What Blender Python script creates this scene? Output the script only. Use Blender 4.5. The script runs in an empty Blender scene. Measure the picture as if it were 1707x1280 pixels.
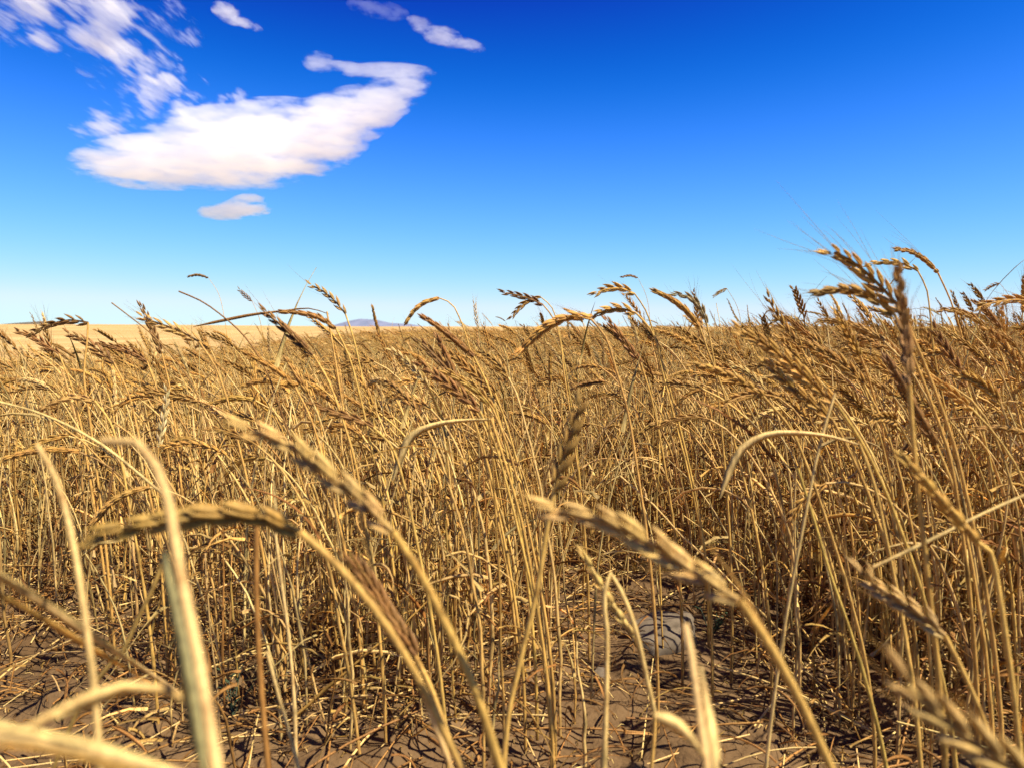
import bpy, math
import numpy as np
from mathutils import Vector, Matrix

R = math.radians
scene = bpy.context.scene
COL = scene.collection

# ------------------------------------------------------------------ camera
CAM_H = 0.42
FPX = 1240.0                      # focal length in pixels of the 1707 wide photo
PITCH = R(4.4)
cam = bpy.data.cameras.new("camera")
cam.sensor_width = 36.0
cam.lens = FPX / 1707.0 * 36.0
cam.clip_start = 0.02
cam.clip_end = 20000
cam.dof.use_dof = True
cam.dof.focus_distance = 1.25
cam.dof.aperture_fstop = 11.0
camo = bpy.data.objects.new("camera", cam)
COL.objects.link(camo)
camo.location = (0, 0, CAM_H)
camo.rotation_euler = (R(90) - PITCH, 0, 0)
scene.camera = camo

# ------------------------------------------------------------------ sky, sun, exposure
SUN_EL, SUN_AZ = R(57), R(118)     # azimuth clockwise from the view direction (+Y)
w = bpy.data.worlds.new("World")
scene.world = w
w.use_nodes = True
nt = w.node_tree
sky = nt.nodes.new("ShaderNodeTexSky")
sky.sky_type = 'NISHITA'
sky.sun_disc = False
sky.sun_elevation = SUN_EL
sky.sun_rotation = SUN_AZ
sky.altitude = 3000
sky.air_density = 1.0
sky.dust_density = 0.0
sky.ozone_density = 8.0
EXPO = 0.90
# the phone's deep, contrasty blue: one tone curve per channel of the sky's own colour
sep = nt.nodes.new("ShaderNodeSeparateColor"); com = nt.nodes.new("ShaderNodeCombineColor")
nt.links.new(sky.outputs[0], sep.inputs[0])
def wm(op, a_, b_=None, c_=None):
    nd = nt.nodes.new("ShaderNodeMath"); nd.operation = op
    for k_, v_ in enumerate((a_, b_, c_)):
        if v_ is None: continue
        if isinstance(v_, (int, float)): nd.inputs[k_].default_value = v_
        else: nt.links.new(v_, nd.inputs[k_])
    return nd.outputs[0]
ins = [wm('MULTIPLY', sep.outputs[k], 0.1) for k in range(3)]
cr_ = wm('SMOOTH_MAX', wm('MULTIPLY', wm('SUBTRACT', ins[0], 0.078), 2.1), 0.004, 0.03)
cg_ = wm('MULTIPLY', wm('SUBTRACT', 1.0, wm('EXPONENT', wm('MULTIPLY', wm('SUBTRACT', ins[1], 0.116), -3.15))), 1.14)
cb_ = wm('MULTIPLY', wm('SUBTRACT', ins[2], 0.165), 3.9)
for k, (v, top) in enumerate(((cr_, 0.74), (cg_, 1.02), (cb_, 1.05))):
    nt.links.new(wm('MULTIPLY', wm('MAXIMUM', wm('SMOOTH_MIN', v, top, 0.10), 0.004), 10 / 2**EXPO), com.inputs[k])
bg = nt.nodes["Background"]
bg.inputs['Strength'].default_value = 0.10
nt.links.new(com.outputs[0], bg.inputs['Color'])

sl = bpy.data.lights.new("sun", 'SUN')
sl.energy = 5.0
sl.angle = R(0.5)
sl.color = (1.0, 0.94, 0.82)
so = bpy.data.objects.new("sun", sl)
COL.objects.link(so)
sdir = Vector((math.sin(SUN_AZ) * math.cos(SUN_EL), math.cos(SUN_AZ) * math.cos(SUN_EL), math.sin(SUN_EL)))
so.rotation_euler = sdir.to_track_quat('Z', 'Y').to_euler()

scene.view_settings.view_transform = 'Standard'
scene.view_settings.look = 'None'
scene.view_settings.exposure = EXPO
scene.view_settings.gamma = 1.0
scene.view_settings.use_curve_mapping = False
scene.render.engine = 'CYCLES'
cy = scene.cycles
cy.use_denoising = True
cy.denoiser = 'OPENIMAGEDENOISE'
cy.use_adaptive_sampling = True
cy.adaptive_threshold = 0.015
cy.max_bounces = 12
cy.diffuse_bounces = 3
cy.glossy_bounces = 2
cy.transmission_bounces = 3
cy.volume_bounces = 10
cy.transparent_max_bounces = 12
cy.volume_step_rate = 0.25
cy.volume_max_steps = 512

# ------------------------------------------------------------------ helpers
rng = np.random.default_rng(7)
CP, SP = math.cos(PITCH), math.sin(PITCH)

def px(x, y, d):
    """The point at depth d (m along the view axis) seen at pixel x, y of the 1707x1280 photo."""
    xc = (x - 853.5) / FPX * d
    yc = (640.0 - y) / FPX * d
    return np.array([xc, d * CP + yc * SP, CAM_H + yc * CP - d * SP])

def smooth(a, b, t):
    t = np.clip((t - a) / (b - a), 0, 1)
    return t * t * (3 - 2 * t)

def norm(v):
    return v / np.maximum(np.linalg.norm(v, axis=-1, keepdims=True), 1e-9)

def catmull(P, n):
    P = np.asarray(P, float)
    if len(P) == 2:
        t = np.linspace(0, 1, n)[:, None]
        return P[0] * (1 - t) + P[1] * t
    seg = np.maximum(np.linalg.norm(np.diff(P, axis=0), axis=1), 1e-7)
    cum = np.concatenate([[0], np.cumsum(seg)])
    M = np.gradient(P, cum, axis=0)
    s = np.linspace(0, cum[-1], n)
    k = np.clip(np.searchsorted(cum, s, side='right') - 1, 0, len(P) - 2)
    h = seg[k][:, None]
    t = (s - cum[k])[:, None] / h
    return (2 * t**3 - 3 * t**2 + 1) * P[k] + (t**3 - 2 * t**2 + t) * h * M[k] + (3 * t**2 - 2 * t**3) * P[k + 1] + (t**3 - t**2) * h * M[k + 1]

def vnoise(x, y, seed=0):
    xi, yi = np.floor(x).astype(np.int64), np.floor(y).astype(np.int64)
    fx, fy = x - xi, y - yi
    fx, fy = fx * fx * (3 - 2 * fx), fy * fy * (3 - 2 * fy)
    def h(i, j):
        n = (i * 374761393 + j * 668265263 + seed * 1442695041) & 0xffffffff
        n = ((n ^ (n >> 13)) * 1274126177) & 0xffffffff
        return ((n ^ (n >> 16)) & 0xffff) / 65535.0
    return (h(xi, yi) * (1 - fx) + h(xi + 1, yi) * fx) * (1 - fy) + (h(xi, yi + 1) * (1 - fx) + h(xi + 1, yi + 1) * fx) * fy

def fbm(x, y, o=4, seed=0):
    s, a, t = 0, 0.5, 0
    for k in range(o):
        s = s + a * vnoise(x * 2**k + 17.3 * k, y * 2**k - 9.1 * k, seed + k)
        t += a
        a *= 0.5
    return s / t

class Geo:
    """Collects vertices, quads and per vertex colours for ONE mesh."""
    def __init__(s):
        s.V, s.F, s.C, s.n = [], [], [], 0
    def add(s, V, F, C):
        s.V.append(V); s.F.append(F + s.n); s.C.append(C); s.n += len(V)
    def arrays(s):
        return np.concatenate(s.V), np.concatenate(s.F), np.concatenate(s.C)

def tube(path, rad, sides, col, flat=None, ref=(0.05, 1.0, 0.02), phase=0.0, cap=True):
    path = np.asarray(path, float)
    n = len(path)
    rad = np.broadcast_to(np.asarray(rad, float), (n,))
    T = norm(np.gradient(path, axis=0))
    ref = np.asarray(ref, float)
    A = np.cross(T, ref)
    bad = np.linalg.norm(A, axis=1) < 0.15
    if bad.any():
        A[bad] = np.cross(T[bad], [1.0, 0.1, 0.2])
    A = norm(A)
    B = np.cross(A, T)
    ang = phase + np.arange(sides) / sides * 2 * np.pi
    fl = 1.0 if flat is None else flat
    V = path[:, None, :] + rad[:, None, None] * (np.cos(ang)[None, :, None] * A[:, None, :] + fl * np.sin(ang)[None, :, None] * B[:, None, :])
    V = V.reshape(-1, 3)
    i = np.arange(n - 1)[:, None] * sides
    j = np.arange(sides)[None, :]
    j2 = (j + 1) % sides
    F = np.stack([i + j, i + j2, i + sides + j2, i + sides + j], -1).reshape(-1, 4)
    col = np.asarray(col, float)
    C = np.repeat(np.broadcast_to(col, (n, 4)), sides, axis=0) if col.ndim <= 2 else col
    return V, F, C

def ribbon(path, width, col, twist0=0.0, twist1=0.0, fold=0.25, ref=(0, 1, 0)):
    path = np.asarray(path, float)
    n = len(path)
    T = norm(np.gradient(path, axis=0))
    A = np.cross(T, np.asarray(ref, float))
    bad = np.linalg.norm(A, axis=1) < 0.15
    if bad.any():
        A[bad] = np.cross(T[bad], [1.0, 0.1, 0.2])
    A = norm(A)
    B = np.cross(A, T)
    tw = np.linspace(twist0, twist1, n)[:, None]
    W = np.cos(tw) * B + np.sin(tw) * A
    N = np.cross(T, W)
    wd = np.broadcast_to(np.asarray(width, float), (n,))[:, None] * 0.5
    th = 0.00022
    V = np.stack([path + W * wd, path + N * wd * fold + N * th, path - W * wd, path + N * wd * fold - N * th], 1).reshape(-1, 3)
    i = np.arange(n - 1)[:, None] * 4
    j = np.arange(4)[None, :]
    j2 = (j + 1) % 4
    F = np.stack([i + j, i + j2, i + 4 + j2, i + 4 + j], -1).reshape(-1, 4)
    C = np.repeat(np.broadcast_to(np.asarray(col, float), (n, 4)), 4, axis=0)
    return V, F, C

def mesh_from(name, V, F, C=None, mat=None, smooth_shade=True):
    me = bpy.data.meshes.new(name)
    V = np.ascontiguousarray(V, np.float32)
    F = np.ascontiguousarray(F, np.int32)
    k = F.shape[1]
    me.vertices.add(len(V)); me.loops.add(F.size); me.polygons.add(len(F))
    me.vertices.foreach_set("co", V.ravel())
    me.loops.foreach_set("vertex_index", F.ravel())
    me.polygons.foreach_set("loop_start", np.arange(len(F), dtype=np.int32) * k)
    me.polygons.foreach_set("loop_total", np.full(len(F), k, np.int32))
    me.polygons.foreach_set("use_smooth", np.full(len(F), smooth_shade))
    if C is not None:
        at = me.attributes.new("Col", 'FLOAT_COLOR', 'POINT')
        at.data.foreach_set("color", np.ascontiguousarray(C, np.float32).ravel())
    me.update(calc_edges=True)
    if mat: me.materials.append(mat)
    return me

def obj(name, me, parent=None, loc=None):
    o = bpy.data.objects.new(name, me)
    COL.objects.link(o)
    if parent is not None: o.parent = parent
    if loc is not None: o.location = loc
    return o

def tag(o, label, cat=None, group=None, kind=None):
    o['label'] = label
    if cat: o['category'] = cat
    if group: o['group'] = group
    if kind: o['kind'] = kind
    return o

# ------------------------------------------------------------------ materials
def nodes(m):
    m.use_nodes = True
    t = m.node_tree
    return t, t.nodes["Principled BSDF"], t.nodes["Material Output"]

def straw_material(name):
    m = bpy.data.materials.new(name)
    t, p, out = nodes(m)
    a = t.nodes.new("ShaderNodeAttribute"); a.attribute_name = "Col"
    tc = t.nodes.new("ShaderNodeTexCoord")
    mp = t.nodes.new("ShaderNodeMapping"); mp.inputs['Scale'].default_value = (900, 900, 90)
    nz = t.nodes.new("ShaderNodeTexNoise"); nz.inputs['Scale'].default_value = 1.0; nz.inputs['Detail'].default_value = 3
    t.links.new(tc.outputs['Object'], mp.inputs[0]); t.links.new(mp.outputs[0], nz.inputs['Vector'])
    rr = t.nodes.new("ShaderNodeMapRange"); rr.inputs[1].default_value = 0.3; rr.inputs[2].default_value = 0.7
    rr.inputs[3].default_value = 0.60; rr.inputs[4].default_value = 1.22
    t.links.new(nz.outputs['Fac'], rr.inputs[0])
    mx = t.nodes.new("ShaderNodeVectorMath"); mx.operation = 'SCALE'
    t.links.new(a.outputs['Color'], mx.inputs[0]); t.links.new(rr.outputs[0], mx.inputs['Scale'])
    bl = t.nodes.new("ShaderNodeTexNoise"); bl.inputs['Scale'].default_value = 70; bl.inputs['Detail'].default_value = 6; bl.inputs['Roughness'].default_value = 0.7
    t.links.new(tc.outputs['Object'], bl.inputs['Vector'])
    br = t.nodes.new("ShaderNodeValToRGB")
    br.color_ramp.elements[0].position = 0.30; br.color_ramp.elements[0].color = (0.58, 0.50, 0.44, 1)
    br.color_ramp.elements[1].position = 0.50; br.color_ramp.elements[1].color = (1, 1, 1, 1)
    e3 = br.color_ramp.elements.new(0.75); e3.color = (1.12, 1.10, 1.05, 1)
    t.links.new(bl.outputs['Fac'], br.inputs[0])
    m2 = t.nodes.new("ShaderNodeVectorMath"); m2.operation = 'MULTIPLY'
    t.links.new(mx.outputs[0], m2.inputs[0]); t.links.new(br.outputs[0], m2.inputs[1])
    mx = m2
    t.links.new(mx.outputs[0], p.inputs['Base Color'])
    p.inputs['Roughness'].default_value = 0.6
    p.inputs['Specular IOR Level'].default_value = 0.22
    bp = t.nodes.new("ShaderNodeBump"); bp.inputs['Strength'].default_value = 0.35; bp.inputs['Distance'].default_value = 0.0006
    t.links.new(nz.outputs['Fac'], bp.inputs['Height']); t.links.new(bp.outputs[0], p.inputs['Normal'])
    tr = t.nodes.new("ShaderNodeBsdfTranslucent")
    t.links.new(mx.outputs[0], tr.inputs['Color'])
    ms = t.nodes.new("ShaderNodeMixShader")
    ml = t.nodes.new("ShaderNodeMath"); ml.operation = 'MULTIPLY'; ml.inputs[1].default_value = 0.42
    t.links.new(a.outputs['Alpha'], ml.inputs[0]); t.links.new(ml.outputs[0], ms.inputs[0])
    t.links.new(p.outputs[0], ms.inputs[1]); t.links.new(tr.outputs[0], ms.inputs[2])
    t.links.new(ms.outputs[0], out.inputs['Surface'])
    return m

M_STRAW = straw_material("dry_wheat_straw")

# palette (linear base colours); alpha = how thin and leaf-like the tissue is
STEM = np.array([0.71, 0.410, 0.092, 0.25])
PALE = np.array([0.83, 0.555, 0.185, 0.35])
EAR = np.array([0.62, 0.335, 0.068, 0.25])
BROWN = np.array([0.27, 0.130, 0.032, 0.15])
LEAF = np.array([0.66, 0.39, 0.095, 1.0])
RUST = np.array([0.34, 0.155, 0.036, 0.8])

def tint(c, r, v=0.16):
    c = np.array(c, float)
    k = 1 + r.uniform(-v, v)
    c[:3] = c[:3] * k * (1 + r.uniform(-0.04, 0.04, 3))
    c[:3] *= min(1.0, 0.86 / c[:3].max())
    return c

# ------------------------------------------------------------------ wheat anatomy
def ear_geo(path, r, lod, col, fat=1.0, side=None, pitch=0.0047):
    """path from base to tip. Spikelets alternate in two rows along the rachis."""
    g = Geo()
    big = pitch > 0.005
    P = catmull(path, 40)
    L = np.linalg.norm(np.diff(P, axis=0), axis=1).sum()
    T = norm(np.gradient(P, axis=0))
    if side is None:
        a = r.uniform(0, 2 * np.pi)
    else:
        a = side
    tips = []
    if lod >= 2:
        n = 9 if lod == 2 else 5
        Q = catmull(path, n)
        base = np.array([0.25, 0.9, 1.0, 0.85, 1.0, 0.8, 0.9, 0.6, 0.12]) if lod == 2 else np.array([0.4, 1, 1, 0.8, 0.1])
        cc = np.array(col)[None] * (1 + r.uniform(-0.15, 0.15, (n, 1)))
        g.add(*tube(Q, base * 0.0038 * fat, 5 if lod == 2 else 3, cc))
        return g, tips
    g.add(*tube(P[::4], 0.0011 * fat, 4, np.array(col) * [0.8, 0.8, 0.8, 1]))
    n = max(10, int(L / pitch)) if lod == 0 else 12
    for k in range(n):
        t = 0.02 + 0.93 * k / (n - 1)
        i = min(int(t * 39), 38)
        Tk = T[i]
        ref = np.array([0.0, 1.0, 0.0]) if abs(Tk[1]) < 0.9 else np.array([1.0, 0, 0])
        U = norm(np.cross(Tk, ref)); B = np.cross(U, Tk)
        S = np.cos(a) * U + np.sin(a) * B
        if k % 2: S = -S
        Wd = np.cross(Tk, S)
        sz = (0.72 + 0.28 * math.sin(math.pi * min(1, t * 1.15 + 0.12))) * fat
        ln = 0.0128 * sz * r.uniform(0.9, 1.12)
        spread = R(17) * (1.1 - 0.5 * t) + r.uniform(-0.08, 0.08)
        ck = tint(col, r, 0.14)
        florets = [(0.0, 1.0, 0.0)] if lod else [(-0.42, 0.92, -0.3), (0.42, 0.92, 0.3), (0.0, 1.0, 0.0)]
        for (dw, ls, ph) in florets:
            D = norm(Tk * math.cos(spread) + S * math.sin(spread) + Wd * dw * 0.30)
            c0 = P[i] + S * 0.0012 * fat + Wd * dw * 0.0027 * fat
            if dw == 0 and not lod: c0 = c0 + S * 0.0012 * fat + Tk * 0.0016
            l = ln * ls
            bend = Tk * 0.12
            if lod == 0:
                ts = np.array([0, 0.16, 0.42, 0.68, 0.88, 1.0])
                rr = np.array([0.32, 0.86, 1.0, 0.70, 0.28, 0.03])
                R0 = 0.00172 if not big else (0.0021 if dw == 0 else 0.0014)
            else:
                ts = np.array([0, 0.3, 0.7, 1.0]); rr = np.array([0.35, 1.0, 0.75, 0.08])
                R0 = 0.0021
            pts = c0 + (D[None] * ts[:, None] + bend * (ts[:, None]**2) * 0.6) * l
            kk = np.array(ck)[None] * np.array([[0.8, 0.95, 1.0, 1.08, 1.12, 1.15] if lod == 0 else [0.85, 1, 1.05, 1.15]]).T
            kk[:, 3] = ck[3]
            g.add(*tube(pts, rr * R0 * sz, 6 if lod == 0 else 4, np.clip(kk, 0, 0.9), flat=0.72, ref=S))
            tips.append((pts[-1], D, Tk, S))
    return g, tips

def beard_geo(tips, r, length, col, frac=0.6, thick=0.00014):
    g = Geo()
    for (p, D, Tk, S) in tips:
        if r.random() > frac: continue
        l = length * r.uniform(0.35, 1.1)
        d = norm(D + Tk * r.uniform(-0.1, 0.8) + r.normal(0, 0.14, 3))
        b = r.normal(0, 0.10, 3) + np.array([-0.06, 0, 0.05])
        ts = np.array([0, 0.35, 0.7, 1.0])[:, None]
        pts = p + (d * ts + b * ts**2) * l
        g.add(*tube(pts, np.array([1.3, 1.0, 0.7, 0.25]) * thick, 3, col))
    return g

def stem_geo(path, r, sides, col, r0=0.0018, r1=0.0011, n=20, nodes_at=(0.3, 0.62)):
    g = Geo()
    P = catmull(path, n)
    t = np.linspace(0, 1, n)
    rad = r0 * (1 - t) + r1 * t
    C = np.repeat(np.array(col)[None], n, 0)
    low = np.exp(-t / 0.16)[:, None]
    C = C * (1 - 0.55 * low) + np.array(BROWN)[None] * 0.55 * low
    if n > 12:
        rad = rad * (1 + 0.16 * ((t > nodes_at[0]) & (t < nodes_at[0] + 0.2)) + 0.10 * (t < 0.16) + 0.05 * np.sin(t * 31 + r.uniform(0, 6)))
    for q in nodes_at:
        k = int(q * (n - 1))
        rad[k] *= 1.4
        C[k, :3] *= 0.5
        if k > 1: rad[k - 1] *= 1.15
    C[:, :3] *= (1 + 0.10 * np.sin(t * 9 + r.uniform(0, 6)))[:, None]
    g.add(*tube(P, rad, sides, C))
    return g

def leaf_path(p0, T, r, L, n, droop=None, az=None, up=False):
    az = r.uniform(0, 2 * np.pi) if az is None else az
    out = np.array([math.cos(az), math.sin(az), 0])
    el = r.uniform(0.9, 1.5) if up else r.uniform(0.5, 1.25)
    droop = r.uniform(1.2, 3.4) if droop is None else droop
    if up: droop = r.uniform(0.4, 4.2)
    pts = [np.array(p0, float)]
    curl = r.normal(0, 0.9)
    sidev = np.array([-out[1], out[0], 0])
    for k in range(1, n):
        s = k / (n - 1)
        e = el - droop * s**1.3
        d = out * math.cos(e) + np.array([0, 0, 1]) * math.sin(e) + sidev * curl * s
        pts.append(pts[-1] + norm(d) * L / (n - 1))
    return np.array(pts)

def leaf_geo(path, r, w0, col, lod=0, tw=None, prof=None):
    n = (14, 8, 4)[min(lod, 2)]
    P = catmull(path, n)
    t = np.linspace(0, 1, n)
    wd = w0 * np.clip((0.55 + 2.2 * t) * (t < 0.2) + (t >= 0.2) * (1 - ((t - 0.2) / 0.8)**1.7), 0.06, 1)
    if prof is not None: wd = w0 * np.interp(t, *prof)
    C = np.repeat(np.array(col)[None], n, 0)
    C[:, :3] *= (1 + 0.18 * np.sin(t * 5 + r.uniform(0, 6)))[:, None]
    g = Geo()
    t0 = r.uniform(-0.6, 0.6) if tw is None else tw[0]
    g.add(*ribbon(P, wd, C, t0, (t0 + r.normal(0, 2.2)) if tw is None else tw[1], fold=r.uniform(0.15, 0.7) if prof is None else 0.12))
    return g

def stalk_paths(r, H, lean, nod, earL, yaw=0.0):
    """A stalk that leaves the ground nearly upright and is blown over to -x; returns the stem and ear paths."""
    n = 16
    s = np.linspace(0, 1, n)
    th0 = r.normal(0.02, 0.05)
    th = th0 + lean * s**2.0 + (nod * 0.35) * np.clip((s - 0.82) / 0.18, 0, 1)**1.5
    for q in (0.28, 0.58):
        th = th + r.normal(0, 0.075) * (s > q + r.uniform(-0.08, 0.08))
    ds = H / (n - 1)
    x = np.concatenate([[0], np.cumsum(-np.sin(th[:-1]) * ds)])
    z = np.concatenate([[0], np.cumsum(np.cos(th[:-1]) * ds)])
    y = np.cumsum(r.normal(0, 0.0012, n)) + s * r.normal(0, 0.03) * H
    stem = np.stack([x, y - y[0], z], 1)
    m = 8
    u = np.linspace(0, 1, m)
    the = th[-1] + nod * 0.65 * u
    xe = np.concatenate([[0], np.cumsum(-np.sin(the[:-1]))]) * earL / (m - 1)
    ze = np.concatenate([[0], np.cumsum(np.cos(the[:-1]))]) * earL / (m - 1)
    dy = (y[-1] - y[-2]) / ds
    ear = stem[-1] + np.stack([xe, np.arange(m) * dy * earL / (m - 1), ze], 1)
    c, q = math.cos(yaw), math.sin(yaw)
    Rm = np.array([[c, -q, 0], [q, c, 0], [0, 0, 1]])
    return stem @ Rm.T, ear @ Rm.T

def rand_stalk(r, lod, H=None):
    """All part geometries of one random stalk, base at the origin."""
    H = r.normal(0.345, 0.040) if H is None else H
    lean = np.clip(r.normal(0.74, 0.28), 0.38, 1.5)
    nod = np.clip(r.normal(0.85, 0.6), -0.2, 2.4)
    earL = r.uniform(0.048, 0.068)
    stem, ear = stalk_paths(r, H, lean, nod, earL, r.normal(0, 0.45))
    parts = []
    tone = r.random()**0.7
    sc = tint(STEM * (1 - tone * 0.8) + PALE * tone * 0.8, r, 0.2)
    if r.random() < 0.18: sc = tint(sc * 0.45 + BROWN * 0.55, r)
    dk = r.random()**1.3
    ec = tint(EAR * (1 - dk * 0.65) + BROWN * dk * 0.65, r, 0.15)
    if r.random() < 0.12: ec = tint(PALE, r)
    sides = (6, 4, 3, 3)[lod]
    n = (20, 10, 6, 4)[lod]
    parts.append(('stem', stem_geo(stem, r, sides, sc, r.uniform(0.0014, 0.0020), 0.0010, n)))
    headless = r.random() < (0.25, 0.50, 0.55, 0.5)[lod]
    bearded = False
    if not headless:
        eg, tips = ear_geo(ear, r, lod, ec, r.uniform(0.75, 1.0))
        parts.append(('ear', eg))
        if lod <= 1 and r.random() < 0.75:
            bg_ = beard_geo(tips, r, r.uniform(0.015, 0.055), tint(STEM * 0.85, r), 0.5)
            if len(bg_.V) > 4:
                parts.append(('awn_bristle', bg_)); bearded = True
    nl = (r.integers(2, 5), r.integers(2, 4), 1, 0)[lod]
    for k in range(nl):
        q = r.uniform(0.12, 0.72)
        p0 = catmull(stem, 30)[int(q * 29)]
        c = tint(LEAF if r.random() < 0.6 else RUST, r, 0.25)
        c[3] = 1.0
        lp = leaf_path(p0, None, r, r.uniform(0.06, 0.17), 10 if lod == 0 else 7, up=True)
        lp[:, 2] = np.maximum(lp[:, 2], 0.004)
        parts.append(('leaf', leaf_geo(lp, r, r.uniform(0.0020, 0.0052), c, lod)))
    return parts, dict(dark=dk, lean=lean, nod=nod, headless=headless, bearded=bearded, H=H, tone=tone, nl=nl)

def tiller(r, lod):
    """A short headless side shoot with dry curling blades; part of the mass of the stand."""
    H = r.uniform(0.10, 0.34)
    stem, ear = stalk_paths(r, H, r.normal(0.25, 0.45), 0.1, 0.03, r.uniform(0, 6.28))
    g = Geo()
    c = tint(PALE if r.random() < 0.5 else (STEM if r.random() < 0.6 else BROWN * 1.5), r, 0.25)
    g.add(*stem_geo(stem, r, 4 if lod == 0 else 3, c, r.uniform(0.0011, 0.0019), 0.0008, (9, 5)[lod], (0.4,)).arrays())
    for k in range(r.integers(2, 5) if lod == 0 else 2):
        q = int(r.uniform(0.1, 1.0) * 15)
        cl = tint((LEAF, RUST, PALE, PALE)[r.integers(0, 4)], r, 0.25); cl[3] = 1
        lp = leaf_path(stem[q], None, r, r.uniform(0.06, 0.18), 8, up=True)
        lp[:, 2] = np.maximum(lp[:, 2], 0.003)
        g.add(*leaf_geo(lp, r, r.uniform(0.0016, 0.0056), cl, 1).arrays())
    return g.arrays()

def straw(r, lod):
    """A thin pale headless culm of the stand."""
    H = r.uniform(0.20, 0.37)
    stem, ear = stalk_paths(r, H, r.normal(0.35, 0.42), 0.1, 0.03, r.normal(0, 1.3))
    g = Geo()
    c = tint(PALE if r.random() < 0.7 else STEM, r, 0.2)
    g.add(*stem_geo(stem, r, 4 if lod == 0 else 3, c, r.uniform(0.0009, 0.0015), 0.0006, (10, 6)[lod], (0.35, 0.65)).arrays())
    if r.random() < 0.6:
        q = int(r.uniform(0.3, 1.0) * 15)
        cl = tint((LEAF, PALE, PALE)[r.integers(0, 3)], r, 0.2); cl[3] = 1
        lp = leaf_path(stem[q], None, r, r.uniform(0.05, 0.13), 8, up=True)
        lp[:, 2] = np.maximum(lp[:, 2], 0.003)
        g.add(*leaf_geo(lp, r, r.uniform(0.0012, 0.0028), cl, 1).arrays())
    return g.arrays()

# ------------------------------------------------------------------ terrain
def terrain(x, y):
    az = x / np.maximum(y, 1.0)
    wl = 1 - 0.93 * smooth(-0.60, -0.12, az)
    fall = -np.interp(y, [0, 2.2, 6, 10, 40, 150, 240], [0, 0, 0.16, 0.42, 2.2, 6.8, 7.5]) * wl
    rise = np.interp(y, [240, 480, 760, 1400, 4000], [0, 5.2, 10.4, 10.0, 8.0]) * wl
    return fall + rise

def micro(x, y):
    """clods and ripples of the bare soil near the camera"""
    h = (fbm(x * 5, y * 5, 4, 3) - 0.5) * 0.045 + (fbm(x * 26, y * 26, 3, 11) - 0.5) * 0.016
    c = fbm(x * 16, y * 16, 2, 21)
    h = h + smooth(0.60, 0.78, c) * 0.014
    return h * (1 - smooth(2.6, 4.5, np.hypot(x, y)))

def axis(lo, hi, step, far, k=1.16):
    a = list(np.arange(lo, hi + 1e-6, step))
    s, p = step, a[-1]
    while p < far:
        s *= k; p += s; a.append(p)
    s, p = step, a[0]
    pre = []
    while p > -far:
        s *= k; p -= s; pre.append(p)
    return np.array(pre[::-1] + a)

xs = axis(-1.5, 1.5, 0.0075, 6000)
ys = axis(0.35, 2.9, 0.0075, 6000)
X, Y = np.meshgrid(xs, ys)
Z = terrain(X, Y) + micro(X, Y)
nx, ny = len(xs), len(ys)
ii = (np.arange(ny - 1)[:, None] * nx + np.arange(nx - 1)[None]).ravel()
GF = np.stack([ii, ii + 1, ii + nx + 1, ii + nx], 1)

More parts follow.
